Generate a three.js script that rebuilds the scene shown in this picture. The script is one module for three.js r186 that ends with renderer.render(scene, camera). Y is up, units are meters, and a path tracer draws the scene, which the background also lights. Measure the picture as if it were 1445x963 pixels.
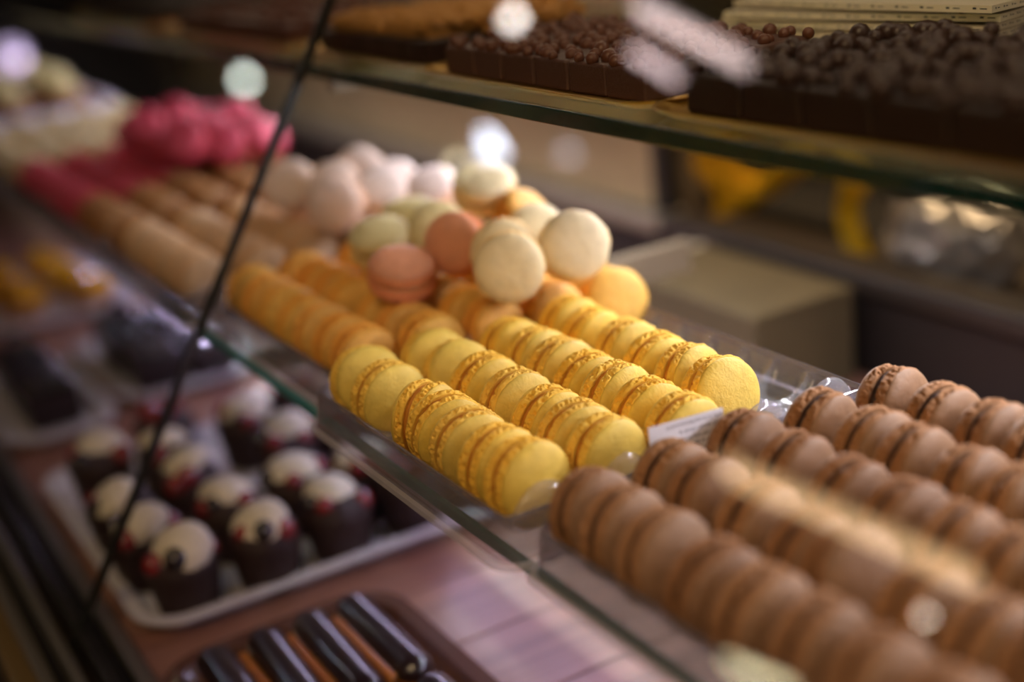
import * as THREE from 'three';
import { RoundedBoxGeometry } from 'three/addons/geometries/RoundedBoxGeometry.js';
import { mergeGeometries } from 'three/addons/utils/BufferGeometryUtils.js';
import { ImprovedNoise } from 'three/addons/math/ImprovedNoise.js';
import { RectAreaLightUniformsLib } from 'three/addons/lights/RectAreaLightUniformsLib.js';

// ---------------------------------------------------------------- camera, lights, exposure
const scene = new THREE.Scene();
scene.background = new THREE.Color(0x000000);
const camera = new THREE.PerspectiveCamera(2 * Math.atan(481.5 / 1900) * 180 / Math.PI, 1445 / 963, 0.02, 60);
camera.position.set(0.56677, 0.33680, 0.30768);
camera.up.set(-0.23824, 0.93685, -0.25604);
camera.lookAt(0.56677 - 0.82601, 0.33680 - 0.33412, 0.30768 - 0.45395);
camera.focus = 0.775;
camera.userData.fStop = 1.8;
scene.add(camera);
const renderer = new THREE.WebGLRenderer({ antialias: true });
renderer.toneMapping = THREE.LinearToneMapping;
renderer.toneMappingExposure = 1.0;
renderer.shadowMap.enabled = true;
RectAreaLightUniformsLib.init();
const LIGHT = {
  shelfStrip: { color: 0xf8f6ff, radiance: 135 },     // under the upper shelf
  deckStrip: { color: 0xddd0ff, radiance: 34 },      // under the macaron shelf
  headerStrip: { color: 0xffe6c4, radiance: 11 },     // in the case header
  panel: { color: 0xffd9a6, radiance: 5 },           // shop ceiling panels
};

// ---------------------------------------------------------------- helpers
let seed = 20240611;
const rnd = () => { seed = (seed + 0x6D2B79F5) | 0; let t = Math.imul(seed ^ (seed >>> 15), 1 | seed); t = (t + Math.imul(t ^ (t >>> 7), 61 | t)) ^ t; return ((t ^ (t >>> 14)) >>> 0) / 4294967296; };
const rr = (a, b) => a + (b - a) * rnd();
const noise = new ImprovedNoise();
const N3 = (x, y, z) => noise.noise(x, y, z);
const V = (x, y, z) => new THREE.Vector3(x, y, z);
const taken = new Map();
function numbered(n) { const k = taken.get(n) || 0; taken.set(n, k + 1); return k ? `${n}_${String(k).padStart(3, '0')}` : n; }
function shadow(o) { o.traverse(c => { if (c.isMesh) { c.castShadow = true; c.receiveShadow = true; } }); return o; }
function tag(o, label, category, group) { o.userData.label = label; o.userData.category = category; if (group) o.userData.group = group; return o; }
function thing(name, label, category, pos = [0, 0, 0], turn = 0, group) {
  const o = new THREE.Group(); o.name = numbered(name); o.position.set(...pos); o.rotation.y = turn; scene.add(o); return tag(o, label, category, group);
}
function part(name, geo, mat, parent, pos) { const m = new THREE.Mesh(geo, mat); m.name = name; if (pos) m.position.set(...pos); m.castShadow = m.receiveShadow = true; parent.add(m); return m; }
function single(name, geo, mat, label, category, pos, group) { const m = part(numbered(name), geo, mat, scene, pos); return tag(m, label, category, group); }
function struct(name, geo, mat, pos) { const m = part(name, geo, mat, scene, pos); m.userData.kind = 'structure'; return m; }
function copyOf(src, label, group) { const r = src.clone(); r.userData = { ...src.userData }; r.name = numbered(src.name.replace(/_\d{3}$/, '')); if (label) r.userData.label = label; if (group) r.userData.group = group; scene.add(r); return r; }
const box = (w, h, d, x = 0, y = 0, z = 0) => new THREE.BoxGeometry(w, h, d).translate(x, y, z);
const rbox = (w, h, d, r = 0.002, s = 2) => new RoundedBoxGeometry(w, h, d, s, r);
const span = (x0, x1, y0, y1, z0, z1) => box(x1 - x0, y1 - y0, z1 - z0, (x0 + x1) / 2, (y0 + y1) / 2, (z0 + z1) / 2);
const merge = list => mergeGeometries(list.map(g => { const c = g.index ? g.toNonIndexed() : g; for (const k of Object.keys(c.attributes)) if (!['position', 'normal', 'uv'].includes(k)) c.deleteAttribute(k); return c; }));
const std = (color, roughness = 0.6, more = {}) => new THREE.MeshStandardMaterial({ color, roughness, ...more });
const phys = (color, roughness, more = {}) => new THREE.MeshPhysicalMaterial({ color, roughness, ...more });

// tileable value noise as a texture: lo..hi grey with coarse and fine layers
function noiseTexture(size, layers, lo, hi, tint = [1, 1, 1], srgb = true) {
  const d = new Uint8Array(size * size * 4), f = new Float32Array(size * size);
  let mn = 1e9, mx = -1e9;
  const grids = layers.map(([nx, ny, w]) => ({ nx, ny, w, g: Array.from({ length: nx * ny }, () => rnd()) }));
  for (let y = 0; y < size; y++) for (let x = 0; x < size; x++) {
    let s = 0;
    for (const { nx, ny, w, g } of grids) {
      const u = x / size * nx, v = y / size * ny, i = Math.floor(u), j = Math.floor(v), a = u - i, b = v - j;
      const sa = a * a * (3 - 2 * a), sb = b * b * (3 - 2 * b), i1 = (i + 1) % nx, j1 = (j + 1) % ny;
      s += w * ((g[j * nx + i] * (1 - sa) + g[j * nx + i1] * sa) * (1 - sb) + (g[j1 * nx + i] * (1 - sa) + g[j1 * nx + i1] * sa) * sb);
    }
    f[y * size + x] = s; mn = Math.min(mn, s); mx = Math.max(mx, s);
  }
  for (let i = 0; i < f.length; i++) { const t = lo + (hi - lo) * (f[i] - mn) / (mx - mn); for (let c = 0; c < 3; c++) d[4 * i + c] = Math.round(255 * Math.min(1, t * tint[c])); d[4 * i + 3] = 255; }
  const t = new THREE.DataTexture(d, size, size); t.wrapS = t.wrapT = THREE.RepeatWrapping; t.magFilter = THREE.LinearFilter; t.minFilter = THREE.LinearMipmapLinearFilter; t.generateMipmaps = true;
  if (srgb) t.colorSpace = THREE.SRGBColorSpace; t.needsUpdate = true; return t;
}
const texMottle = noiseTexture(256, [[4, 4, 0.8], [16, 16, 0.6], [90, 90, 0.5]], 0.86, 1.0);
const texPores = noiseTexture(256, [[40, 40, 0.6], [110, 110, 0.7], [12, 12, 0.5]], 0, 1, [1, 1, 1], false);
const texWood = noiseTexture(512, [[60, 4, 1], [140, 6, 0.8], [12, 3, 0.8]], 0.72, 1.0);
const texBrushed = noiseTexture(256, [[4, 128, 1], [2, 60, 0.6]], 0.8, 1.0);
const texCrumb = noiseTexture(256, [[60, 60, 1], [20, 20, 0.8], [120, 120, 0.8]], 0, 1, [1, 1, 1], false);

// swept rim around a rounded rectangle, with a floor: profile = [[outward, y], ...] from the inside floor edge out
function trayGeometry(w, d, r, profile, floorY, seg = 7) {
  const path = [];
  for (const [cx, cz, a0] of [[w / 2 - r, d / 2 - r, 0], [-w / 2 + r, d / 2 - r, Math.PI / 2], [-w / 2 + r, -d / 2 + r, Math.PI], [w / 2 - r, -d / 2 + r, 1.5 * Math.PI]])
    for (let k = 0; k <= seg; k++) { const a = a0 + k / seg * Math.PI / 2; path.push([cx, cz, Math.cos(a), Math.sin(a)]); }
  const pos = [], idx = [], uv = [], n = path.length, m = profile.length;
  for (const [cx, cz, nx, nz] of path) for (const [o, y] of profile) { const x = cx + nx * (r + o), z = cz + nz * (r + o); pos.push(x, y, z); uv.push(x, z); }
  for (let i = 0; i < n; i++) for (let j = 0; j < m - 1; j++) { const a = i * m + j, b = ((i + 1) % n) * m + j; idx.push(a, a + 1, b, b, a + 1, b + 1); }
  const c = pos.length / 3; pos.push(0, floorY, 0); uv.push(0, 0);
  for (let i = 0; i < n; i++) idx.push(c, i * m, ((i + 1) % n) * m);
  const g = new THREE.BufferGeometry(); g.setAttribute('position', new THREE.Float32BufferAttribute(pos, 3)); g.setAttribute('uv', new THREE.Float32BufferAttribute(uv, 2)); g.setIndex(idx);
  const q = g.toNonIndexed(); q.computeVertexNormals(); return q;
}
function grid(nu, nv, fn) {   // surface from fn(u, v) -> [x, y, z], u, v in 0..1, smooth normals
  const pos = [], uv = [], idx = [];
  for (let i = 0; i <= nu; i++) for (let j = 0; j <= nv; j++) { const p = fn(i / nu, j / nv); pos.push(p[0], p[1], p[2]); uv.push(p[3] ?? i / nu, p[4] ?? j / nv); }
  for (let i = 0; i < nu; i++) for (let j = 0; j < nv; j++) { const a = i * (nv + 1) + j, b = a + nv + 1; idx.push(a, b, a + 1, b, b + 1, a + 1); }
  const g = new THREE.BufferGeometry(); g.setAttribute('position', new THREE.Float32BufferAttribute(pos, 3)); g.setAttribute('uv', new THREE.Float32BufferAttribute(uv, 2)); g.setIndex(idx); g.computeVertexNormals(); return g;
}
function strut(a, b, r, s = 6) { const d = b.clone().sub(a), g = new THREE.CylinderGeometry(r, r, d.length(), s); g.applyQuaternion(new THREE.Quaternion().setFromUnitVectors(V(0, 1, 0), d.normalize())); return g.translate((a.x + b.x) / 2, (a.y + b.y) / 2, (a.z + b.z) / 2); }

// ---------------------------------------------------------------- shared materials
const M = {
  glass: phys(0xfcfcfc, 0.0, { transmission: 1, thickness: 0, ior: 1.5 }),
  shelfGlass: phys(0xe6f4ee, 0.0, { transmission: 1, thickness: 0, ior: 1.5 }),
  edgeTeal: phys(0x3f9092, 0.2, { clearcoat: 0.6 }),
  edgeGreen: phys(0x0b2f26, 0.15, { clearcoat: 0.6 }),
  plastic: phys(0xf4f3fa, 0.13, { transmission: 0.88, thickness: 0, ior: 1.5 }),
  plasticFlange: phys(0xe4dfea, 0.15, { transmission: 0.6, thickness: 0, ior: 1.55 }),
  plasticWall: phys(0xc9c2c8, 0.10, { transmission: 0.8, thickness: 0, ior: 1.55 }),
  seal: std(0x14150f, 0.35),
  steel: std(0xb3aca0, 0.32, { metalness: 0.85, map: texBrushed }),
  darkMetal: std(0x2a2724, 0.4, { metalness: 0.5 }),
  brass: std(0xb59868, 0.3, { metalness: 0.8 }),
  gold: std(0xb08a3e, 0.34, { metalness: 0.75 }),
  white: phys(0xdcd8dc, 0.25, { clearcoat: 0.5 }),
  black: std(0x14110f, 0.5),
  taupe: std(0x8a7c66, 0.5),
  tanDoor: std(0xcdb88e, 0.38, { map: texMottle }),
};

// ---------------------------------------------------------------- the shop
const wallMat = std(0x221d18, 0.9, { map: texMottle }), ceilMat = std(0x201c18, 0.9);
struct('floor', span(-7.3, 3.1, -1.1, -1.0, -2.3, 6.1), std(0x2a221c, 0.6));
struct('ceiling', span(-7.3, 3.1, 1.7, 1.8, -2.3, 6.1), ceilMat);
struct('wall_left', span(-7.3, -7.2, -1, 1.7, -2.3, 6.1), wallMat);
struct('wall_right', span(3.0, 3.1, -1, 1.7, -2.3, 6.1), wallMat);
struct('wall_back', span(-7.2, 3.0, -1, 1.7, -2.3, -2.2), std(0x6a604e, 0.9, { map: texMottle }));
struct('wall_front', span(-7.2, 3.0, -1, 1.7, 6.0, 6.1), wallMat);

function areaLight(w, h, pos, target, { color, radiance }) {
  const l = new THREE.RectAreaLight(color, radiance, w, h); l.position.set(...pos); l.lookAt(...target); scene.add(l); return l;
}
// ceiling lamps: long tubes, round downlights and two square panels
function tubeLamp(x0, z0, x1, z1, width, color, glow, label) {
  const L = Math.hypot(x1 - x0, z1 - z0), x = (x0 + x1) / 2, z = (z0 + z1) / 2, turn = -Math.atan2(z1 - z0, x1 - x0);
  const t = thing('ceiling_tube_lamp', label, 'lamp', [x, 1.7, z], turn);
  part('housing', rbox(L + 0.06, 0.05, width + 0.05, 0.01), std(0x55524c, 0.5), t, [0, -0.025, 0]);
  part('diffuser', rbox(L, 0.02, width, 0.008), std(0xffffff, 0.5, { emissive: color, emissiveIntensity: glow * 0.5 }), t, [0, -0.056, 0]);
  const l = new THREE.RectAreaLight(color, glow * 0.5, L, width); l.position.set(x, 1.63, z); l.rotation.set(-Math.PI / 2, 0, turn, 'YXZ'); l.rotation.set(-Math.PI / 2, turn, 0, 'YXZ'); scene.add(l);
}
tubeLamp(-2.34, 0.85, -1.99, 1.00, 0.05, 0xffe2de, 9, 'short pinkish white ceiling tube lamp over the counter');
tubeLamp(-2.46, 0.99, -2.31, 1.07, 0.025, 0xffe2e4, 13, 'stubby narrow pinkish tube lamp beside the short one');
tubeLamp(-3.17, 2.92, -1.93, 2.85, 0.12, 0xffd29a, 8, 'long amber ceiling tube lamp in the middle of the shop');
tubeLamp(-4.27, 4.87, -3.67, 4.65, 0.09, 0xfff0c0, 16, 'cream ceiling tube lamp near the shop front wall');
function downlight(x, y, z, r, color, glow, label) {
  const t = thing('downlight', label, 'lamp', [x, y, z]);
  part('ring', new THREE.LatheGeometry([[r, 0], [r * 1.25, 0], [r * 1.25, -0.03], [r, -0.04], [r, 0]].map(p => new THREE.Vector2(...p)), 32), std(0x777470, 0.4), t);
  part('lens', new THREE.SphereGeometry(r * 0.98, 24, 12).scale(1, 0.6, 1), std(0xffffff, 0.4, { emissive: color, emissiveIntensity: glow }), t, [0, -0.012, 0]);
  const p = new THREE.PointLight(color, glow * 0.0008, 0, 2); p.position.set(x, y - 0.012 - r * 0.6 - 0.02, z); p.castShadow = true; scene.add(p);
}
downlight(-3.06, 1.7, 0.93, 0.035, 0xfff4ea, 32, 'round white downlight over the case beyond the short tube lamps');
downlight(-6.22, 1.7, 1.44, 0.05, 0xf4fff2, 30, 'large greenish white downlight close to the left wall');
downlight(-3.72, 1.7, 1.50, 0.07, 0xdfeaff, 24, 'bluish white downlight in the middle of the ceiling');
downlight(-4.10, 1.7, 1.64, 0.04, 0xffedc0, 16, 'cream downlight next to the bluish white downlight');
downlight(-3.16, 1.7, 1.45, 0.045, 0xe6ecff, 4, 'dim bluish downlight on the ceiling');
downlight(-2.32, 1.7, 3.28, 0.02, 0xffe8d0, 50, 'warm downlight behind the long amber tube lamp');
{ // lamp on the left wall
  const t = thing('wall_lamp', 'round lilac lamp on a short arm on the left wall', 'lamp', [-7.2, 0.857, 0.832]);
  part('arm', new THREE.CylinderGeometry(0.015, 0.015, 0.14, 10).rotateZ(Math.PI / 2), M.steel, t, [0.07, 0, 0]);
  part('globe', new THREE.SphereGeometry(0.07, 24, 16), std(0xffffff, 0.5, { emissive: 0xe8d0ff, emissiveIntensity: 2 }), t, [0.22, 0, 0]);
  const p = new THREE.PointLight(0xe8d0ff, 0.01, 0, 2); p.position.set(-6.8, 0.857, 0.832); p.castShadow = true; scene.add(p);
}
for (const [x, z, label] of [[0.9, 0.9, 'square warm ceiling panel above the customer side of the case'], [1.4, 2.2, 'square warm ceiling panel above the shop floor'], [-0.7, -1.5, 'square warm ceiling panel above the service counter']]) {
  const t = thing('ceiling_panel', label, 'lamp', [x, 1.7, z]);
  part('frame', merge([box(1.06, 0.03, 0.03, 0, -0.015, 0.515), box(1.06, 0.03, 0.03, 0, -0.015, -0.515), box(0.03, 0.03, 1, 0.515, -0.015, 0), box(0.03, 0.03, 1, -0.515, -0.015, 0)]), M.steel, t);
  part('diffuser', box(1, 0.01, 1, 0, -0.012, 0), std(0xffffff, 0.6, { emissive: LIGHT.panel.color, emissiveIntensity: 1.5 }), t);
  areaLight(1, 1, [x, 1.67, z], [x, 0, z], { ...LIGHT.panel, radiance: LIGHT.panel.radiance * (z < 0 ? 1.7 : 1) });
}

// ---------------------------------------------------------------- the display case
const kase = thing('display_case', 'long pastry display case with wood deck, steel front rail and beige rear doors', 'display case');
{
  part('base_cabinet', span(-2.7, 1.3, -1.0, -0.222, -0.64, 0.235), std(0x3a2c24, 0.6), kase);
  const woods = [0xb07f6c, 0xa57563, 0xb88873, 0xab7a68].map(c => std(c, 0.34, { map: texWood }));
  for (let i = 0; i < 44; i++) { const w = 0.09, x = -2.65 + w * i; const g = rbox(w - 0.0012, 0.02, 0.775, 0.0015, 1); part('deck_plank', g, woods[(i * 7 + (i >> 2)) % 4], kase, [x + w / 2, -0.21, -0.2425]); }
  part('rear_lower_wall', span(-2.7, 1.3, -0.2, -0.112, -0.665, -0.64), std(0x2e2725, 0.45), kase);
  part('door_rail', rbox(1.96, 0.024, 0.05, 0.006), std(0xb0a696, 0.35, { metalness: 0.4 }), kase, [-1.715, -0.1, -0.65]);
  part('rear_sill', rbox(2.035, 0.024, 0.05, 0.006), std(0x3a332e, 0.35), kase, [0.2825, -0.1, -0.65]);
  part('header', span(-2.7, 1.3, 0.44, 0.5, -0.66, -0.2), std(0x57503f, 0.6), kase);
  part('end_panel', span(-2.72, -2.7, -0.2, 0.5, -0.66, -0.2), std(0x2c2620, 0.6), kase);
  // sliding door: closed left half; its frame edge is dark
  const door = part('sliding_door', span(-2.6, -0.76, -0.086, 0.44, -0.66, -0.648), M.tanDoor, kase);
  part('door_edge', span(-0.76, -0.735, -0.086, 0.44, -0.665, -0.642), std(0x2d2822, 0.5), door);
  // front rails
  const rail = (n, z0, z1, y0, y1, m) => part(n, rbox(4.0, y1 - y0, z1 - z0, Math.min(0.0025, (y1 - y0) / 2.1, (z1 - z0) / 2.1)), m, kase, [-0.7, (y0 + y1) / 2, (z0 + z1) / 2]);
  rail('inner_rail', 0.148, 0.160, -0.2, -0.190, M.steel);
  rail('rail_groove', 0.160, 0.172, -0.21, -0.2, M.black);
  rail('glass_channel', 0.172, 0.180, -0.21, -0.188, M.darkMetal);
  rail('glass_channel', 0.190, 0.198, -0.21, -0.190, M.steel);
  rail('rail_groove', 0.198, 0.208, -0.22, -0.205, M.black);
  rail('outer_rail', 0.208, 0.218, -0.215, -0.196, M.steel);
  rail('outer_trim', 0.218, 0.235, -0.222, -0.202, M.brass);
}
// front glass: leaning back, two panes and the dark joint between them
const GT = Math.atan(0.645);
function pane(x0, x1, label) {
  const H = 0.78, g = box(x1 - x0, H, 0.004);
  g.rotateX(-GT);
  const yc = 0.125; single('front_glass_pane', g, M.glass, label, 'glass pane', [(x0 + x1) / 2, yc, 0.055 - 0.645 * yc]);
}
pane(-0.4120, 1.28, 'clear slanted front glass pane in front of the chocolate and lemon macarons');
pane(-2.68, -0.4170, 'clear slanted front glass pane in front of the pink macarons');
{
  const g = box(0.0048, 0.78, 0.0065); g.rotateX(-GT);
  single('glass_joint', g, M.seal, 'thin dark joint between the two front glass panes', 'joint', [-0.4145, 0.125, 0.055 - 0.645 * 0.125]);
}
// LED strips
function strip(x0, x1, y, z, tz, light, label) {
  const t = thing('led_strip', label, 'lamp', [(x0 + x1) / 2, y, z]), L = x1 - x0;
  part('profile', box(L, 0.004, 0.018, 0, 0.002, 0), M.steel, t);
  part('diffuser', box(L, 0.002, 0.012, 0, -0.001, 0), std(0xffffff, 0.5, { emissive: light.color, emissiveIntensity: 1.5 }), t);
  areaLight(L, 0.012, [(x0 + x1) / 2, y - 0.004, z], [(x0 + x1) / 2, y - 0.1, z + tz], light);
}
strip(-1.9, 1.2, 0.186, -0.34, 0.05, LIGHT.shelfStrip, 'warm white light strip under the upper glass shelf');
strip(-1.8, 1.2, -0.016, -0.215, 0.02, LIGHT.deckStrip, 'cool violet light strip under the macaron shelf');
strip(-1.4, 1.2, 0.436, -0.3, 0.0, LIGHT.headerStrip, 'warm light strip in the case header');

// glass shelves
function glassShelf(x0, x1, yTop, th, z0, z1, edgeMat, label) {
  const t = thing('glass_shelf', label, 'shelf', [(x0 + x1) / 2, yTop - th, (z0 + z1) / 2]); const L = x1 - x0, D = z1 - z0;
  part('pane', box(L, th, D - 0.004, 0, th / 2, -0.002), M.shelfGlass, t);
  part('polished_edge', rbox(L, th, 0.004, 0.0012, 1), edgeMat, t, [0, th / 2, D / 2 - 0.002]);
  return t;
}
glassShelf(-0.40, 1.25, 0, 0.008, -0.245, 0.018, M.edgeTeal, 'teal-edged glass shelf under the lemon and chocolate macarons');
glassShelf(-2.6, -0.405, 0, 0.008, -0.245, 0.018, M.edgeTeal, 'teal-edged glass shelf under the beige and pink macarons');
glassShelf(-0.43, 1.25, 0.203, 0.010, -0.44, -0.092, M.edgeGreen, 'dark green-edged upper glass shelf under the dark chocolate squares');
glassShelf(-2.6, -0.437, 0.203, 0.010, -0.44, -0.092, M.edgeGreen, 'green-edged upper glass shelf under the reddish brown slices');
function bracket(x, y, z0, z1, label) {
  const t = thing('shelf_bracket', label, 'bracket', [x, y, 0]);
  const s = new THREE.Shape([new THREE.Vector2(-z1, 0), new THREE.Vector2(-z1, -0.012), new THREE.Vector2(-z0, -0.03), new THREE.Vector2(-z0, 0)]);
  part('arm', new THREE.ExtrudeGeometry(s, { depth: 0.010, bevelEnabled: false }).rotateY(Math.PI / 2).translate(-0.005, 0, 0), M.taupe, t);
  part('pad', box(0.03, 0.003, 0.025, 0, -0.0015, z1 - 0.015), M.taupe, t);
}
bracket(-0.4335, 0.193, -0.44, -0.105, 'taupe bracket arm under the joint of the upper shelves');
bracket(-0.4025, -0.008, -0.42, 0.008, 'taupe bracket arm under the joint of the macaron shelves');

// ---------------------------------------------------------------- macarons
const R = 0.0228, PITCH = 0.049;
function domeGeometry(k) {      // one shell, axis +y
  const nu = 56, nv = 16, s = k * 7.3;
  return grid(nu, nv, (u, v) => {
    const a = -u * Math.PI * 2, under = v > 0.95, q = under ? 0.93 : Math.sin(v / 0.94 * Math.PI / 2), r = R * 0.985 * q * (0.995 + 0.014 * N3(Math.cos(a) * 1.3 + s, Math.sin(a) * 1.3, s));
    let h = under ? 0.0070 : 0.0076 + 0.0073 * Math.pow(Math.max(0, 1 - Math.pow(q, 2.6)), 0.5);
    h += 0.00035 * N3(r * Math.cos(a) * 160 + s, r * Math.sin(a) * 160, s) * (1 - q * q) + (q > 0.6 ? 0 : 0.0002 * N3(r * Math.cos(a) * 420, r * Math.sin(a) * 420, s));
    const x = r * Math.cos(a), z = r * Math.sin(a); return [x, h, z, x * 12 + 0.5, z * 12 + 0.5];
  });
}
function footGeometry(k) {      // ruffled foot with many small round pits, y 0.0016 .. 0.0078
  const nu = 250, nv = 15, s = k * 3.1 + 11, pits = Array.from({ length: 120 }, () => [rr(0, Math.PI * 2), rr(0.12, 0.9), rr(0.02, 0.055), rr(0.07, 0.2), rr(0.0005, 0.0021)]);
  return grid(nu, nv, (u, v) => {
    const w = u * Math.PI * 2, a = -w, c = Math.cos(a), n = Math.sin(a);
    if (v > 0.99) return [R * 0.82 * c, 0.0024, R * 0.82 * n, c, n];
    const t = Math.min(1, v / 0.93), bulge = Math.sqrt(Math.sin(t * Math.PI));
    let pit = 0;
    for (const [pa, pt, ra, rt, dep] of pits) { let d = Math.abs(w - pa); d = Math.min(d, Math.PI * 2 - d) / ra; const e = (t - pt) / rt, q = d * d + e * e; if (q < 4) pit = Math.max(pit, dep * Math.exp(-q * q)); }
    const f1 = N3(c * 5 + s, n * 5, t * 1.2), f2 = N3(c * 14 + s, n * 14, t * 1.6 + s);
    const r = R * (0.968 + 0.050 * bulge) + (0.0010 * f1 + 0.0006 * f2) * bulge - pit;
    const y = 0.0079 - 0.0062 * t + 0.0012 * N3(c * 4, n * 4, s + 4) * bulge;
    return [r * c, y, r * n, u * 8, v];
  });
}
function fillingGeometry(k, rad) {
  const pr = [[0, 0.0030], [0.9, 0.0030], [1.0, 0.0016], [1.0, -0.0016], [0.9, -0.0030], [0, -0.0030]];
  return grid(48, pr.length - 1, (u, v) => { const a = -u * Math.PI * 2, [q, y] = pr[Math.round(v * (pr.length - 1))], r = R * rad * q * (1 + 0.03 * N3(Math.cos(a) * 3 + k, Math.sin(a) * 3, k)); return [r * Math.cos(a), y, r * Math.sin(a), u * 4, v]; });
}
const VAR = [0, 1, 2].map(k => ({ dome: domeGeometry(k), foot: footGeometry(k), fill: fillingGeometry(k, 0.90) }));
const KIND = {
  choc: { shell: [0xa17a5a, 0x9a7353, 0x946d4e], fill: 0x38241e, what: 'milk chocolate brown' },
  lemon: { shell: [0xf3d05c, 0xefcb5c, 0xf4cb50], fill: 0xc8822a, what: 'lemon yellow' },
  orange: { shell: [0xf0bb55, 0xedb14e, 0xf0b85a], fill: 0xdb8a3a, what: 'deep orange yellow' },
  cream: { shell: [0xf7e3b4, 0xf5e0b6], fill: 0xa8805a, what: 'pale cream' },
  green: { shell: [0xeadb9c, 0xe7d8a0], fill: 0xb08040, what: 'pale green-yellow' },
  salmon: { shell: [0xe8a079, 0xe39a74], fill: 0xe8b888, what: 'salmon' },
  beige: { shell: [0xd8b692, 0xd2ae8a], fill: 0xb08a6a, what: 'pale beige' },
  tan: { shell: [0xa57544, 0x9e6e40], fill: 0x8a6038, what: 'caramel tan' },
  pink: { shell: [0xc8445f, 0xcc4c68], fill: 0xb03050, what: 'raspberry pink' },
  blush: { shell: [0xf6e0d6, 0xf3dcd4], fill: 0xe0b8a4, what: 'blush white' },
  ivory: { shell: [0xd9c8a8, 0xd4c2a2], fill: 0xa08868, what: 'ivory' },
};
for (const k of Object.values(KIND)) {
  k.mats = k.shell.map(c => std(c, 0.62, { map: texMottle, bumpMap: texPores, bumpScale: 0.00035 }));
  k.footMats = k.shell.map(c => { const q = new THREE.Color(c); q.multiply(new THREE.Color(0xfff0d8)); return std(q, 0.9, { bumpMap: texCrumb, bumpScale: 0.00015 }); });
  k.fillMat = std(k.fill, 0.55);
}
const protos = new Map();
function macaronProto(kind, v) {
  const key = kind + v; if (protos.has(key)) return protos.get(key);
  const K = KIND[kind], g = new THREE.Group(), m = v % K.mats.length;
  part('filling', VAR[v].fill, K.fillMat, g);
  for (const s of [1, -1]) {
    const sh = part('shell', VAR[(v + (s < 0 ? 1 : 0)) % 3].dome, K.mats[m], g); part('ruffled_foot', VAR[(v + (s < 0 ? 2 : 0)) % 3].foot, K.footMats[m], sh);
    if (s < 0) sh.rotation.set(Math.PI, 0.7, 0);
  }
  protos.set(key, g); return g;
}
function macaron(kind, [x, y, z], n, label, group, scale = 1) {   // n: direction of the macaron's axis
  const o = macaronProto(kind, Math.floor(rnd() * 3)).clone();
  o.name = numbered('macaron'); o.position.set(x, y, z);
  o.quaternion.setFromUnitVectors(V(0, 1, 0), V(...n).normalize()).multiply(new THREE.Quaternion().setFromAxisAngle(V(0, 1, 0), rnd() * 6.28));
  o.scale.setScalar(scale); scene.add(o); return tag(o, label, 'macaron', group);
}
const YC = 0.0085 + R;
function lean(a, b) { return [Math.cos(a) * Math.cos(b), Math.sin(a), Math.sin(b)]; }
const ORD = ['front row', 'second row', 'third row', 'fourth row', 'rear row'];
function row(kind, trayName, r, z, xs, opts = {}) {
  xs.forEach((x, i) => {
    const s = opts[i] || {};
    macaron(s.kind || kind, [x, YC + (s.dy || 0), z + rr(-0.0012, 0.0012)], lean(s.a ?? rr(-0.10, 0.12), s.b ?? rr(-0.20, 0.04)),
      s.label || `${KIND[s.kind || kind].what} macaron standing on edge in the ${ORD[r]} of the ${trayName}`, `${KIND[s.kind || kind].what} macarons in the ${ORD[r]} of the ${trayName}`, s.scale || rr(0.98, 1.03));
  });
}
// chocolate tray
const ZA = -0.006;
[[0.062, 0.088, 0.121, 0.158, 0.188, 0.220, 0.253, 0.286], [0.062, 0.091, 0.127, 0.163, 0.190, 0.230, 0.260, 0.288], [0.061, 0.097, 0.135, 0.172, 0.202, 0.232, 0.262, 0.290], [0.064, 0.104, 0.132, 0.168, 0.195, 0.226, 0.256, 0.286], [0.070, 0.104, 0.139, 0.166, 0.198, 0.230, 0.262]]
  .forEach((xs, r) => row('choc', 'chocolate tray', r, ZA - PITCH * r, xs.map(x => x - 0.002), { ...(r === 1 ? { 4: { a: 0.42, b: 0.05 } } : {}), ...(r === 0 ? { 0: { a: 0.12, b: -0.12 } } : {}) }));
// lemon tray
row('lemon', 'lemon tray', 0, 0, [-0.193, -0.157, -0.1085, -0.083, -0.0545, -0.0205, 0.006], {
  0: { a: 0.3, b: 0.08, kind: 'lemon' }, 2: { a: -0.05, b: -0.50, label: 'lemon yellow macaron turned askew in the front row of the lemon tray' } });
row('lemon', 'lemon tray', 1, -PITCH, [-0.188, -0.157, -0.123, -0.086, -0.048, -0.019, 0.008], { 1: { a: 0.42, b: 0.12 }, 0: { a: 0.35, b: 0.05 } });
row('lemon', 'lemon tray', 2, -2 * PITCH, [-0.171, -0.142, -0.111, -0.080, -0.051, -0.018, 0.013]);
row('lemon', 'lemon tray', 3, -3 * PITCH, [-0.177, -0.148, -0.110, -0.077, -0.046, -0.015], { 5: { a: 0.22, b: 0.02 } });
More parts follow.
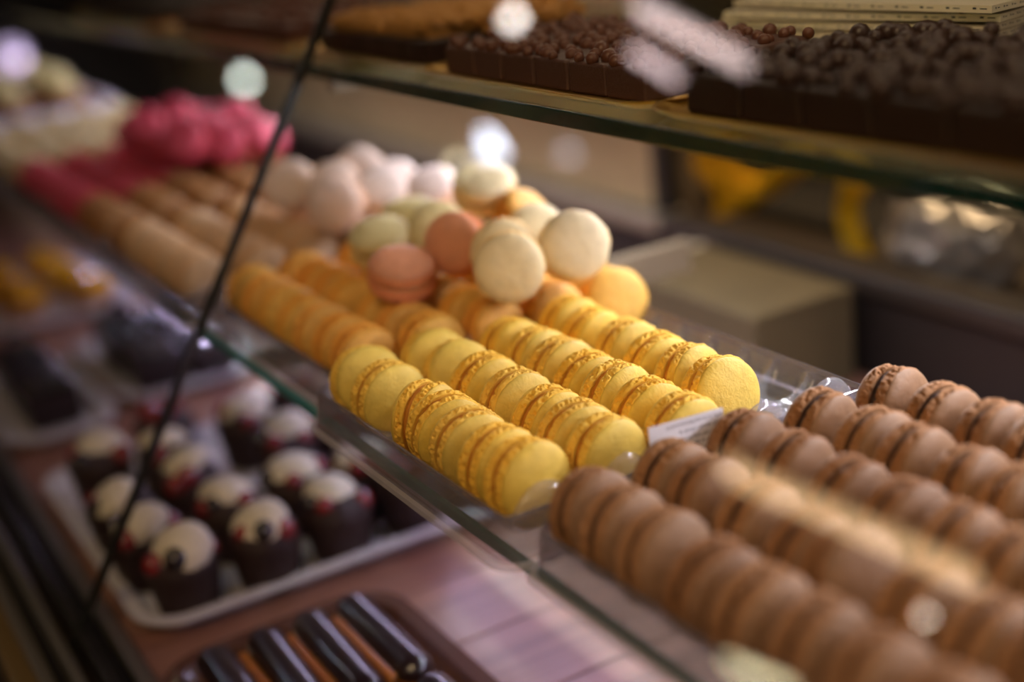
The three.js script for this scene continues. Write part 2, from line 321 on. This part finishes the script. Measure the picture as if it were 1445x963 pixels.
// orange tray
const ZC = -0.018, PC = 0.0468;
row('orange', 'orange tray', 0, ZC, [-0.443, -0.409, -0.368, -0.334, -0.302, -0.270, -0.237]);
row('orange', 'orange tray', 1, ZC - PC, [-0.448, -0.414, -0.381, -0.349, -0.296, -0.260, -0.226]);
row('orange', 'orange tray', 2, ZC - 2 * PC, [-0.440, -0.405, -0.37, -0.325, -0.289, -0.253, -0.220]);
row('orange', 'orange tray', 3, ZC - 3 * PC, [-0.43, -0.38, -0.325, -0.289, -0.253, -0.217]);
row('orange', 'orange tray', 4, ZC - 4 * PC, [-0.43, -0.38, -0.325, -0.289, -0.246, -0.208], { 5: { a: 0.35, b: 0.25 } });
{
  const on = 'heaped on the orange tray';
  const P = (kind, p, n, label, s = 1) => macaron(kind, p, n, label, undefined, s);
  P('cream', [-0.200, 0.079, -0.118], [0.80, 0.16, 0.50], `large pale cream macaron facing outwards, ${on}`, 1.06);
  P('cream', [-0.232, 0.080, -0.133], [0.80, 0.14, 0.50], `pale cream macaron behind the outward facing one, ${on}`, 1.02);
  P('cream', [-0.196, 0.083, -0.168], [0.72, 0.30, 0.30], `pale cream macaron tilted up at the back of the heap, ${on}`, 1.06);
  P('salmon', [-0.274, 0.082, -0.118], [0.55, 0.30, 0.70], `salmon macaron squeezed upright between cream ones, ${on}`, 1.0);
  P('salmon', [-0.272, 0.071, -0.071], [0.28, 0.92, 0.02], `salmon macaron lying flat, ${on}`, 1.05);
  P('green', [-0.338, 0.078, -0.087], [0.25, 0.92, 0.15], `pale green-yellow macaron lying flat beside the salmon one, ${on}`, 1.03);
  P('green', [-0.320, 0.080, -0.127], [0.70, 0.62, 0.30], `pale green-yellow macaron leaning on the salmon one, ${on}`, 1.0);
  P('cream', [-0.338, 0.100, -0.180], [0.35, 0.90, 0.12], `pale cream macaron lying on top at the back, ${on}`, 1.08);
  P('green', [-0.385, 0.077, -0.135], [0.2, 0.95, 0.1], `pale green-yellow macaron lying flat at the far side, ${on}`, 1.0);
  P('cream', [-0.262, 0.078, -0.178], [0.6, 0.65, 0.2], `small pale cream macaron at the back edge, ${on}`, 0.95);
  P('orange', [-0.300, 0.080, -0.190], [0.6, 0.5, -0.3], `orange yellow macaron half hidden at the back, ${on}`, 1.0);
}
// mixed trays farther along the shelf
const far = (tray, r, z, segs) => { for (const [kind, x0, x1] of segs) { const n = Math.max(1, Math.round((x1 - x0) / 0.0325)); row(kind, tray, r, z, Array.from({ length: n }, (_, i) => x0 + (i + 0.5) * (x1 - x0) / n)); } };
for (let r = 0; r < 5; r++) {
  const z = -PITCH * r;
  far('beige and tan tray', r, z, [['tan', -0.742, -0.700], ['beige', -0.700, -0.502 + 0.012 * (r % 2)]]);
  far('tan and pink tray', r, z, [['pink', -1.006, -0.872 - 0.03 * Math.max(0, r - 1)], ['tan', -0.872 - 0.03 * Math.max(0, r - 1), -0.766]]);
  far('pink and ivory tray', r, z, [['ivory', -1.27, -1.165], ['pink', -1.165, -1.03]]);
  far('ivory tray', r, z, [['ivory', -1.534, -1.294]]);
}
for (const [p, n, l] of [[[-0.568, 0.081, -0.176], [0.6, 0.5, 0.55], 'blush white macaron highest on the beige tray'], [[-0.486, 0.078, -0.116], [0.75, 0.2, 0.6], 'blush white macaron facing outwards on the beige tray'], [[-0.592, 0.077, -0.118], [0.6, 0.5, 0.6], 'blush white macaron at the far end of the beige tray heap'],
  [[-0.520, 0.077, -0.185], [0.3, 0.9, 0.2], 'blush white macaron lying flat at the back of the beige tray heap'], [[-0.490, 0.076, -0.160], [0.4, 0.85, 0.2], 'blush white macaron lying beside the outward facing one'], [[-0.470, 0.074, -0.2], [0.3, 0.9, 0.3], 'blush white macaron lying low at the rear rim of the beige tray'], [[-0.545, 0.078, -0.14], [0.7, 0.3, 0.5], 'blush white macaron wedged in the middle of the beige tray heap']]) macaron('blush', p, n, l, undefined, 1.05);
for (let i = 0; i < 15; i++) {
  const u = i % 5, v = Math.floor(i / 5);
  macaron('pink', [-0.86 - 0.048 * u + rr(-0.008, 0.008), 0.077 + (i % 3 === 0 ? 0.014 : 0), -0.105 - 0.042 * v + rr(-0.006, 0.006)], [rr(-0.2, 0.8), rr(0.5, 1), rr(-0.2, 0.5)], 'raspberry pink macaron in the loose heap on the pink tray', 'heap of raspberry pink macarons', 1.05);
}

// clear plastic macaron trays: a moulded sheet with one trough a row, cell ribs, end domes and an outer wall
function moulded(rows, pitch, L, cells) {
  const z0 = pitch / 2, z1 = -(rows - 0.5) * pitch, nu = cells * 14, nz = rows * 16, sx = [], sz = [];
  for (let i = 0; i <= nu; i++) sx.push(-L / 2 + L * i / nu);
  for (let j = 0; j <= nz; j++) sz.push(z0 + (z1 - z0) * j / nz);
  const ex = 0.012, cellL = (L - 2 * ex) / cells;
  const H = (x, z) => {
    const k = Math.min(rows - 1, Math.max(0, Math.round(-z / pitch))), dz = (z + k * pitch) / (pitch / 2), tr = 0.0045 + 0.0185 * Math.pow(Math.abs(dz), 2.4);
    const e = L / 2 - Math.abs(x);
    if (e < ex) { const t = e / ex, bump = Math.sin(Math.min(1, t * 1.15) * Math.PI), dome = 0.030 * Math.sqrt(Math.max(0, 1 - dz * dz / 0.80)); return Math.max(0.016 + 0.006 * (1 - t), 0.008 + dome * Math.pow(Math.max(0, bump), 0.45)); }
    const c = ((x + L / 2 - ex) / cellL) % 1, rib = Math.exp(-Math.pow(Math.min(c, 1 - c) / 0.11, 2));
    return tr + rib * (0.0085 * Math.sqrt(Math.max(0, 1 - dz * dz)) + 0.0012);
  };
  const g = grid(nu, nz, (u, v) => { const x = sx[Math.round(u * nu)], z = sz[Math.round(v * nz)]; return [x, H(x, z), z]; });
  const zc = (z0 + z1) / 2, ring = prof => {      // a rim without the floor that trayGeometry closes it with
    const w = trayGeometry(L, z0 - z1, 0.006, prof, 0.0235, 5).translate(0, 0, zc), p = w.attributes.position, keep = [], out = new THREE.BufferGeometry();
    for (let i = 0; i < p.count; i += 3) { let fan = false; for (let k = 0; k < 3; k++) if (Math.abs(p.getX(i + k)) < 1e-6 && Math.abs(p.getZ(i + k) - zc) < 1e-6) fan = true; if (!fan) keep.push(i, i + 1, i + 2); }
    for (const [n, q] of [['position', 3], ['normal', 3], ['uv', 2]]) { const arr = []; for (const i of keep) for (let k = 0; k < q; k++) arr.push(w.attributes[n].array[i * q + k]); out.setAttribute(n, new THREE.Float32BufferAttribute(arr, q)); }
    return out;
  };
  return { sheet: g, wall: ring([[-0.0005, 0.0240], [0.0002, 0.0272], [0.0014, 0.0268], [0.0042, 0.0045], [0.0052, 0.0024]]), flange: ring([[0.0052, 0.0024], [0.0066, 0.0034], [0.0092, 0.0028], [0.0102, 0.0004]]) };
}
const MT = moulded(5, PITCH, 0.246, 7), MC = moulded(5, PC, 0.246, 7);
function plasticTray(x, z, label, geo = MT) { const t = thing('macaron_tray', label, 'tray', [x, 0.0002, z]); part('moulded_cells', geo.sheet, M.plastic, t); part('outer_wall', geo.wall, M.plasticWall, t); part('flange', geo.flange, M.plasticFlange, t); }
plasticTray(0.1685, ZA, 'clear moulded plastic tray holding the chocolate macarons');
plasticTray(-0.0955, 0.001, 'clear moulded plastic tray holding the lemon macarons, rear cells empty');
plasticTray(-0.3595, ZC, 'clear moulded plastic tray holding the orange yellow macarons and the cream heap', MC);
plasticTray(-0.6235, 0, 'clear moulded plastic tray holding the beige macarons and the blush white heap');
plasticTray(-0.8875, 0, 'clear moulded plastic tray holding the tan macarons and the pink heap');
plasticTray(-1.1515, 0, 'clear moulded plastic tray holding pink and ivory macarons');
plasticTray(-1.4155, 0, 'clear moulded plastic tray holding only ivory macarons');

// paper ticket between the lemon and the chocolate tray
{
  const c = document.createElement('canvas'); c.width = 512; c.height = 320; const q = c.getContext('2d');
  q.fillStyle = '#e9e6f2'; q.fillRect(0, 0, 512, 320); q.fillStyle = '#44445a';
  let s = 7; const r2 = () => (s = (s * 16807) % 2147483647) / 2147483647;
  for (let l = 0; l < 6; l++) { let x = l === 0 ? 120 : 150 + 40 * r2() + l * 18; const h = l === 0 ? 16 : 20; while (x < 490) { const w = 18 + 50 * r2(); for (let k = 0; k < w; k += 9) { q.fillRect(x + k, 24 + l * 42 + (r2() < 0.3 ? 7 : 0), 3, h); if (r2() < 0.7) q.fillRect(x + k, 24 + l * 42 + (r2() < 0.5 ? h - 3 : 3), 7, 4); } x += w + 12; } }
  const t = new THREE.CanvasTexture(c); t.colorSpace = THREE.SRGBColorSpace;
  const g = new THREE.BoxGeometry(0.045, 0.030, 0.0004), o = single('paper_ticket', g, [0, 1, 2, 3, 4, 5].map(i => i === 4 ? std(0xffffff, 0.7, { map: t }) : std(0xe9e6f2, 0.7)), 'white printed paper ticket tucked between the lemon and chocolate macarons', 'paper ticket', [0.0435, 0.0405, -0.078]);
  o.rotation.set(-0.05, Math.PI / 2 - 0.12, 0, 'YXZ');
}

// ---------------------------------------------------------------- upper shelf
const US = 0.2034;
const chocMat = { milk: std(0x553a30, 0.42, { bumpMap: texPores, bumpScale: 0.0003 }), dark: std(0x2c1e1a, 0.4, { bumpMap: texPores, bumpScale: 0.0003 }), black: std(0x2b1c19, 0.36), red: std(0x5a352c, 0.5) };
const crunchMat = std(0xd8a058, 0.6, { bumpMap: texCrumb, bumpScale: 0.001 }), nibMat = { milk: std(0x663f2e, 0.4), dark: std(0x38251f, 0.38), red: std(0x6a4033, 0.5) };
function goldTray(x0, x1, z0, z1, label) {
  const t = thing('gold_tray', label, 'tray', [(x0 + x1) / 2 - 0.015, US, (z0 + z1) / 2 + 0.012]);
  part('board', trayGeometry(x1 - x0, z1 - z0, 0.018, [[0, 0.0012], [0.004, 0.0022], [0.010, 0.0055], [0.012, 0.0055], [0.0105, 0.004], [0.002, 0.0]], 0.0012), M.gold, t);
}
function toppingGeometry(w, d, h, n, r) {
  const list = [];
  for (let i = 0; i < n; i++) { const s = r * rr(0.7, 1.25), g = new THREE.IcosahedronGeometry(s, 1); list.push(g.translate(rr(-0.46, 0.46) * w, h + s * rr(0.2, 0.55), rr(-0.46, 0.46) * d)); }
  return merge(list);
}
function crunchGeometry(w, d) {
  const list = [box(w * 0.96, 0.008, d * 0.9, 0, 0.004, 0)], n = Math.round(w * d / 0.000032);
  for (let i = 0; i < n; i++) { const r = rr(0.003, 0.0058), g = new THREE.IcosahedronGeometry(r, 1).scale(rr(0.8, 1.5), rr(0.7, 1.2), rr(0.8, 1.3)).rotateY(rr(0, 3)); list.push(g.translate(rr(-0.5, 0.5) * w, 0.004 + rr(0, 0.008), rr(-0.5, 0.5) * d)); }
  return merge(list);
}
function squares(x0, z0, nx, nz, w, d, h, base, nib, r, label, group, count) {
  const body = rbox(w - 0.0015, h, d - 0.0015, 0.002), tops = nib ? [0, 1, 2].map(() => toppingGeometry(w, d, h / 2, count, r)) : null;
  for (let i = 0; i < nx; i++) for (let j = 0; j < nz; j++) {
    const t = thing('chocolate_square', `${label}, ${ORD[j]} from the front glass`, 'chocolate', [x0 + (i + 0.5) * w - 0.015, US + 0.0014 + h / 2, z0 + 0.012 - (j + 0.5) * d], rr(-0.02, 0.02), `${group}, ${ORD[j]}`);
    part('body', body, base, t); if (tops) part('nut_topping', tops[(i + 2 * j) % 3], nib, t);
  }
}
goldTray(-0.262, -0.008, -0.265, -0.128, 'gold tray with clear rim under the milk chocolate squares');
squares(-0.250, -0.133, 6, 3, 0.0385, 0.041, 0.0185, chocMat.milk, nibMat.milk, 0.0042, 'milk chocolate square with knobbly nut topping', 'milk chocolate squares', 13);
goldTray(0.008, 0.345, -0.295, -0.124, 'gold tray under the darkest chocolate squares');
squares(0.020, -0.130, 7, 4, 0.044, 0.039, 0.020, chocMat.dark, nibMat.dark, 0.005, 'dark chocolate square covered with round nuts', 'dark chocolate squares', 14);
goldTray(-0.500, -0.278, -0.292, -0.136, 'gold tray under the dark chocolate blocks with the crunchy caramel slabs');
squares(-0.490, -0.142, 5, 3, 0.039, 0.043, 0.017, chocMat.black, null, 0, 'plain black chocolate block under the caramel slabs', 'plain black chocolate blocks');
{
  const g = crunchGeometry(0.16, 0.042), a = single('caramel_slab', g, crunchMat, 'golden crunchy caramel nut slab lying toward the shelf front', 'caramel slab', [-0.400, US + 0.0186, -0.158]); a.rotation.y = 0.05;
  const b = single('caramel_slab', g, crunchMat, 'golden crunchy caramel nut slab lying farther from the front glass', 'caramel slab', [-0.382, US + 0.0186, -0.204]); b.rotation.y = -0.06;
  const c = single('caramel_slab', crunchGeometry(0.12, 0.035), crunchMat, 'short golden caramel nut slab at the rear of the black blocks', 'caramel slab', [-0.362, US + 0.0186, -0.243]); c.rotation.y = 0.1;
}
goldTray(-0.90, -0.545, -0.29, -0.135, 'gold tray under the reddish brown chocolate slices');
squares(-0.885, -0.142, 6, 3, 0.054, 0.045, 0.016, chocMat.red, nibMat.red, 0.004, 'reddish brown chocolate slice on the gold tray', 'reddish brown chocolate slices', 8);
goldTray(-1.30, -0.955, -0.29, -0.135, 'gold tray under the far dark chocolate bars');
squares(-1.285, -0.142, 5, 3, 0.062, 0.045, 0.02, chocMat.dark, null, 0, 'long plain dark chocolate bar on the far gold tray', 'far dark chocolate bars');
// stack of cards with dotted edge print
{
  const c = document.createElement('canvas'); c.width = 512; c.height = 32; const q = c.getContext('2d'); q.fillStyle = '#d8cfb8'; q.fillRect(0, 0, 512, 32); q.fillStyle = '#26303c';
  for (let x = 20; x < 500; x += 46) { q.fillRect(x, 10, 6, 8); q.fillRect(x + 12, 13, 12, 4); }
  const t = new THREE.CanvasTexture(c); t.colorSpace = THREE.SRGBColorSpace;
  const edge = std(0xffffff, 0.7, { map: t }), top = std(0xcfc6b0, 0.7);
  [['lowest', 0], ['second', 1], ['third', 2], ['topmost', 3]].forEach(([n, i]) => {
    const g = new THREE.BoxGeometry(0.21, 0.0045, 0.09); const o = single('printed_card', g, [edge, edge, top, top, edge, edge], `white card with dotted edge print, ${n} of the stack behind the chocolates`, 'card', [-0.115 + 0.006 * i, US + 0.0024 + i * 0.0068, -0.375]);
    o.rotation.y = 0.10 + 0.05 * (i % 3); if (i) { single('card_spacer', box(0.15, 0.0022, 0.07), std(0x2c2a28, 0.8), `dark liner sheet below the ${n} printed card`, 'liner', [-0.115 + 0.006 * i, US + 0.0024 + i * 0.0068 - 0.0034, -0.375]).rotation.y = o.rotation.y; }
  });
}

// ---------------------------------------------------------------- lower deck
const DY = -0.2;
function whiteTray(x0, x1, z0, z1, h, mat, label, turn = 0) {
  const t = thing('serving_tray', label, 'tray', [(x0 + x1) / 2, DY, (z0 + z1) / 2], turn);
  part('body', trayGeometry(x1 - x0, z1 - z0, 0.02, [[0, 0.004], [0.004, 0.006], [0.010, h], [0.022, h + 0.001], [0.022, h - 0.002], [0.012, h - 0.003], [0.004, 0.0005]], 0.004), mat, t); return t;
}
whiteTray(-0.72, -0.385, -0.20, 0.118, 0.016, M.white, 'white serving tray under the cream-topped berry muffins');
const cupMat = std(0x2c1512, 0.5, { bumpMap: texCrumb, bumpScale: 0.0008 }), capMat = phys(0xe6dcc4, 0.4, { bumpMap: texPores, bumpScale: 0.0004 }), berryMat = phys(0x840d1a, 0.12, { clearcoat: 1 }), darkBerry = phys(0x1c1018, 0.15, { clearcoat: 1 });
const cupGeo = grid(60, 10, (u, v) => { const a = -u * Math.PI * 2, pr = [[0.001, 0.058], [0.016, 0.057], [0.025, 0.052], [0.0295, 0.044], [0.0285, 0.038], [0.0275, 0.030], [0.026, 0.02], [0.0245, 0.01], [0.023, 0.001], [0.022, 0], [0.001, 0]][Math.round(v * 10)], r = pr[0] * (1 + (pr[1] < 0.04 ? 0.03 : 0.05) * (pr[1] < 0.04 ? Math.cos(a * 20) : N3(Math.cos(a) * 4, Math.sin(a) * 4, 3))); return [r * Math.cos(a), pr[1], r * Math.sin(a), u * 4, v * 2]; });
const capGeo = grid(40, 10, (u, v) => { const a = -u * Math.PI * 2, q = Math.sin(v * 1.7), r = 0.0235 * q * (1 + 0.08 * N3(Math.cos(a) * 1.6, Math.sin(a) * 1.6, 5)); return [r * Math.cos(a), 0.014 * Math.cos(v * 1.75), r * Math.sin(a), u, v]; });
const berryGeo = new THREE.SphereGeometry(0.0105, 16, 12);
const muffins = [[-0.652, 0.092, 1], [-0.617, 0.034, 1], [-0.640, -0.046, 1], [-0.555, -0.055, 1], [-0.535, 0.104, 2], [-0.545, 0.040, 1], [-0.465, 0.030, 1], [-0.470, 0.103, 2], [-0.402, 0.093, 2], [-0.466, -0.033, 1], [-0.398, 0.024, 1], [-0.398, -0.042, 1], [-0.560, -0.110, 0], [-0.455, -0.092, 1], [-0.405, -0.110, 0], [-0.660, -0.110, 0], [-0.69, 0.02, 0], [-0.505, -0.155, 0], [-0.42, -0.165, 0], [-0.60, -0.165, 0]];
muffins.forEach(([x, z, kind], i) => {
  const label = ['dark chocolate muffin topped only with glossy berries on the white tray', 'dark muffin with smooth cream cap and red berries on the white tray', 'dark muffin with tilted cream cap and a dark berry by the tray front'][kind];
  const t = thing('muffin', label, 'muffin', [x + rr(-0.003, 0.003), DY + 0.0052, z + rr(-0.003, 0.003)], rr(-1.2, 1.0), ['berry muffins without cream', 'cream-capped berry muffins', 'muffins with tilted caps'][kind]);
  part('cake', cupGeo, cupMat, t);
  if (kind) { const c = part('cream_cap', capGeo, capMat, t, [kind === 2 ? 0.004 : rr(-0.007, 0.001), 0.0535, kind === 2 ? 0.004 : rr(-0.007, 0.003)]); c.rotation.set(kind === 2 ? 0.5 : rr(-0.3, 0.35), rr(0, 6), rr(-0.35, 0.2)); c.scale.set(rr(0.95, 1.15), rr(0.9, 1.25), rr(0.9, 1.1)); }
  const n = kind ? 3 : 5;
  for (let k = 0; k < n; k++) { const a = kind ? rr(-0.7, 0.5) + k * 1.1 : k * 1.26, rad = kind ? rr(0.018, 0.025) : 0.014, dark = kind && k === 1 + (i % 2); part(dark ? 'dark_berry' : 'red_berry', berryGeo, dark ? darkBerry : berryMat, t, [rad * Math.cos(a), kind ? 0.073 - rad : 0.061, rad * Math.sin(a)]).scale.setScalar(rr(0.7, 1.05)); }
});
// eclair tray
whiteTray(-0.300, 0.12, -0.020, 0.128, 0.012, phys(0x5a3a30, 0.25, { clearcoat: 0.6 }), 'brown glossy tray with thin gold rim under the eclairs');
{
  const glaze = phys(0x241418, 0.3, { clearcoat: 1 }), dough = std(0xb4701f, 0.5), stickMat = phys(0xa8641a, 0.3, { clearcoat: 0.5 });
  const body = new THREE.CapsuleGeometry(0.0135, 0.100, 6, 16).rotateZ(Math.PI / 2).scale(1, 0.8, 1), top = new THREE.CapsuleGeometry(0.0140, 0.100, 6, 16).rotateZ(Math.PI / 2).scale(1, 0.86, 1).translate(0, 0.003, 0);
  for (let c = 0; c < 3; c++) for (let i = 0; i < 4; i++) {
    const z = 0.000 + i * 0.0365, t = thing('eclair', `slim eclair with glossy near-black glaze, ${['rear row', 'third row', 'second row', 'front row'][i]} on the brown tray`, 'eclair', [-0.235 + c * 0.134, DY + 0.0165, z], rr(-0.05, 0.05), `dark glazed eclairs, ${['rear row', 'third row', 'second row', 'front row'][i]}`);
    part('pastry', body, dough, t); part('chocolate_glaze', top, glaze, t);
  }
  for (let c = 0; c < 2; c++) for (let i = 0; i < 3; i++) { const t = single('caramel_stick', rbox(0.10, 0.008, 0.008, 0.003), stickMat, 'thin amber caramel stick lying between two eclairs', 'caramel stick', [-0.23 + c * 0.134, DY + 0.020, 0.01825 + i * 0.0365], 'caramel sticks'); }
}
// trays of chocolate cakes beyond the muffins
whiteTray(-1.10, -0.86, 0.045, 0.125, 0.014, M.white, 'narrow white tray by the front rail under the dark cakes');
whiteTray(-1.13, -0.90, -0.14, -0.01, 0.014, M.white, 'white tray under the glossy chocolate cakes beside the wood deck');
{
  const cake = std(0x22110e, 0.45), gl = phys(0x1c1014, 0.1, { clearcoat: 1 });
  const bodyG = rbox(0.066, 0.04, 0.058, 0.008, 3), glG = rbox(0.068, 0.014, 0.060, 0.0065, 3), curl = new THREE.TorusGeometry(0.014, 0.004, 8, 20, 4.6);
  for (const [x, z, k] of [[-0.915, 0.085, 0], [-0.99, 0.085, 0], [-1.06, 0.085, 0], [-0.945, -0.045, 1], [-1.02, -0.04, 1], [-1.09, -0.045, 1], [-0.945, -0.107, 1], [-1.02, -0.107, 1], [-1.09, -0.107, 1]]) {
    const t = thing('chocolate_cake', k ? 'square glossy chocolate cake on the white tray beside the wood deck' : 'square dark chocolate cake on the narrow tray by the front rail', 'cake', [x, DY + 0.0052, z], rr(-0.08, 0.08), k ? 'glossy chocolate cakes' : 'dark cakes by the rail');
    part('sponge', bodyG, cake, t, [0, 0.02, 0]); part('glaze', glG, gl, t, [0, 0.038, 0]); part('chocolate_curl', curl, gl, t, [0.006, 0.052, 0]).rotation.y = rr(0, 3);
  }
}
// lemon tarts
whiteTray(-1.60, -1.31, -0.11, 0.06, 0.012, M.white, 'white tray under the yellow fruit tarts');
{
  const crust = std(0xb98850, 0.7), fruit = phys(0xf0b410, 0.25, { clearcoat: 0.5 });
  const crustG = new THREE.LatheGeometry([[0.001, 0], [0.030, 0], [0.037, 0.022], [0.034, 0.022], [0.030, 0.014], [0.001, 0.014]].map(p => new THREE.Vector2(...p)), 32), wedge = new THREE.CylinderGeometry(0.019, 0.019, 0.008, 14, 1, false, 0, Math.PI);
  for (const [x, z] of [[-1.36, -0.07], [-1.37, 0.02], [-1.45, -0.06], [-1.46, 0.025], [-1.55, -0.05], [-1.55, 0.03]]) {
    const t = thing('fruit_tart', 'round tart heaped with bright yellow fruit slices on a white tray', 'tart', [x, DY + 0.0052, z], rr(0, 6), 'yellow fruit tarts');
    part('crust', crustG, crust, t); for (let k = 0; k < 7; k++) { const w = part('fruit_slice', wedge, fruit, t, [0.018 * Math.cos(k * 0.9), 0.026 + 0.003 * (k % 3), 0.018 * Math.sin(k * 0.9)]); w.rotation.set(rr(-0.5, 0.5), k * 0.9, rr(-0.5, 0.5)); }
  }
}
// far tray of cream pastries on the macaron shelf
{
  const t = thing('paper_tray', 'lilac white paper tray under the far cream puffs', 'tray', [-1.90, 0.0004, -0.12]);
  part('body', trayGeometry(0.58, 0.20, 0.02, [[0, 0.002], [0.003, 0.004], [0.008, 0.048], [0.010, 0.048], [0.006, 0.0005]], 0.002), std(0xdcd8f4, 0.6), t);
  const puff = std(0x7a4a22, 0.6, { bumpMap: texCrumb, bumpScale: 0.002 }), cream = std(0xd8c48c, 0.5);
  const pg = new THREE.SphereGeometry(0.039, 20, 12).scale(1, 0.9, 1).translate(0, 0.008, 0), cg = grid(36, 18, (u, v) => { const a = -u * Math.PI * 2, r = 0.026 * Math.pow(1 - v, 0.75) * (1 + 0.12 * Math.cos(6 * a + v * 8)); return [r * Math.cos(a), v * 0.045, r * Math.sin(a)]; });
  for (let i = 0; i < 6; i++) for (let j = 0; j < 2; j++) { const p = thing('cream_puff', 'brown cream puff with pale cream swirl in the lilac paper tray', 'pastry', [-1.70 - i * 0.092, 0.029, -0.165 + j * 0.085], rr(0, 6), 'cream puffs in the paper tray'); part('pastry', pg, puff, p); part('cream_swirl', cg, cream, p, [0, 0.036, 0]).scale.setScalar(0.85); }
}

// ---------------------------------------------------------------- behind the case
{
  const b = thing('cardboard_box', 'low beige cardboard box with pale edge behind the shelf', 'box', [-0.51, DY, -0.55]);
  part('body', rbox(0.24, 0.1, 0.13, 0.003), std(0x6a5c40, 0.75, { map: texMottle }), b, [0, 0.05, 0]);
  part('pale_edge', rbox(0.008, 0.012, 0.13, 0.002), std(0xe0dacb, 0.5), b, [-0.121, 0.096, 0]);
}
single('rear_counter', merge([span(-2.4, 1.2, -0.215, -0.175, -1.5, -0.72), span(-2.35, 1.15, -1.0, -0.215, -1.45, -0.76)]), std(0x57493a, 0.55, { map: texMottle }), 'brown service counter behind the display case', 'counter');
// raffia: bunches of ribbon strands
function raffia(label, strands) {
  const t = thing('raffia_bunch', label, 'raffia', [0, 0, 0]), m = std(0xf0c01c, 0.55);
  strands.forEach(pts => part('strand', new THREE.TubeGeometry(new THREE.CatmullRomCurve3(pts), 14, 0.0042, 5).scale(1, 1, 1), m, t));
  return t;
}
raffia('thick bunch of yellow raffia strands hanging behind the case opening', Array.from({ length: 34 }, (_, i) => { const s = i / 33, q = rr(-0.012, 0.012); return [V(-0.60 + q, 0.03 + rr(-0.01, 0.01), -0.80 + rr(-0.03, 0.03)), V(-0.66 - 0.05 * s + q, -0.045 - 0.03 * s, -0.79 + rr(-0.02, 0.02)), V(-0.70 - 0.08 * s + q, -0.075 - 0.06 * s * (1 - 0.3 * s) + q, -0.79 + rr(-0.02, 0.03)), V(-0.80 - 0.06 * (1 - s) + q, -0.06 - 0.05 * s + q, -0.80 + rr(-0.02, 0.02)), V(-0.86 + 0.06 * s + q, -0.02 - 0.02 * s, -0.81)]; }));
raffia('thin hank of yellow raffia beside the clear bags', Array.from({ length: 12 }, (_, i) => { const q = rr(-0.012, 0.012); return [V(-0.60 + q, 0.0, -0.80 + rr(-0.02, 0.02)), V(-0.575 + q, -0.06, -0.80 + rr(-0.02, 0.02)), V(-0.59 + q * 1.4, -0.10, -0.80), V(-0.565 + q, -0.172, -0.80 + rr(-0.01, 0.01))]; }));
single('dark_crate', merge([span(-0.98, -0.60, -0.173, -0.158, -1.15, -0.9), span(-0.98, -0.96, -0.173, 0.1, -1.15, -0.9), span(-0.62, -0.60, -0.173, 0.1, -1.15, -0.9), span(-0.98, -0.60, -0.173, 0.1, -1.15, -1.135)]), std(0x2a2520, 0.7), 'dark open crate behind the yellow raffia', 'crate');
function bag(pos, s, label) {
  const g = grid(64, 40, (u, v) => { const a = -u * Math.PI * 2, p = v * Math.PI, f = 1 + 0.22 * N3(Math.cos(a) * 2 + pos[0] * 9, Math.cos(p) * 2, Math.sin(a) * 2) + 0.16 * Math.abs(N3(Math.cos(a) * Math.sin(p) * 6, Math.cos(p) * 6 + pos[2], Math.sin(a) * Math.sin(p) * 6)); return [s[0] * f * Math.sin(p) * Math.cos(a), s[1] * f * Math.cos(p), s[2] * f * Math.sin(p) * Math.sin(a)]; });
  g.computeBoundingBox(); g.translate(0, -g.boundingBox.min.y, 0);
  single('plastic_bag', g, phys(0xb8b2ac, 0.16, { clearcoat: 1, clearcoatRoughness: 0.1, metalness: 0.35 }), label, 'bag', pos);
}
bag([-0.455, -0.1745, -0.84], [0.085, 0.055, 0.07], 'crumpled silvery plastic bag nearest the raffia hank');
bag([-0.23, -0.1745, -0.83], [0.09, 0.05, 0.07], 'crumpled silvery plastic bag away from the raffia');
bag([-0.36, -0.1745, -1.1], [0.13, 0.10, 0.08], 'large grey plastic bag standing behind the two small bags');

shadow(scene);
renderer.render(scene, camera);
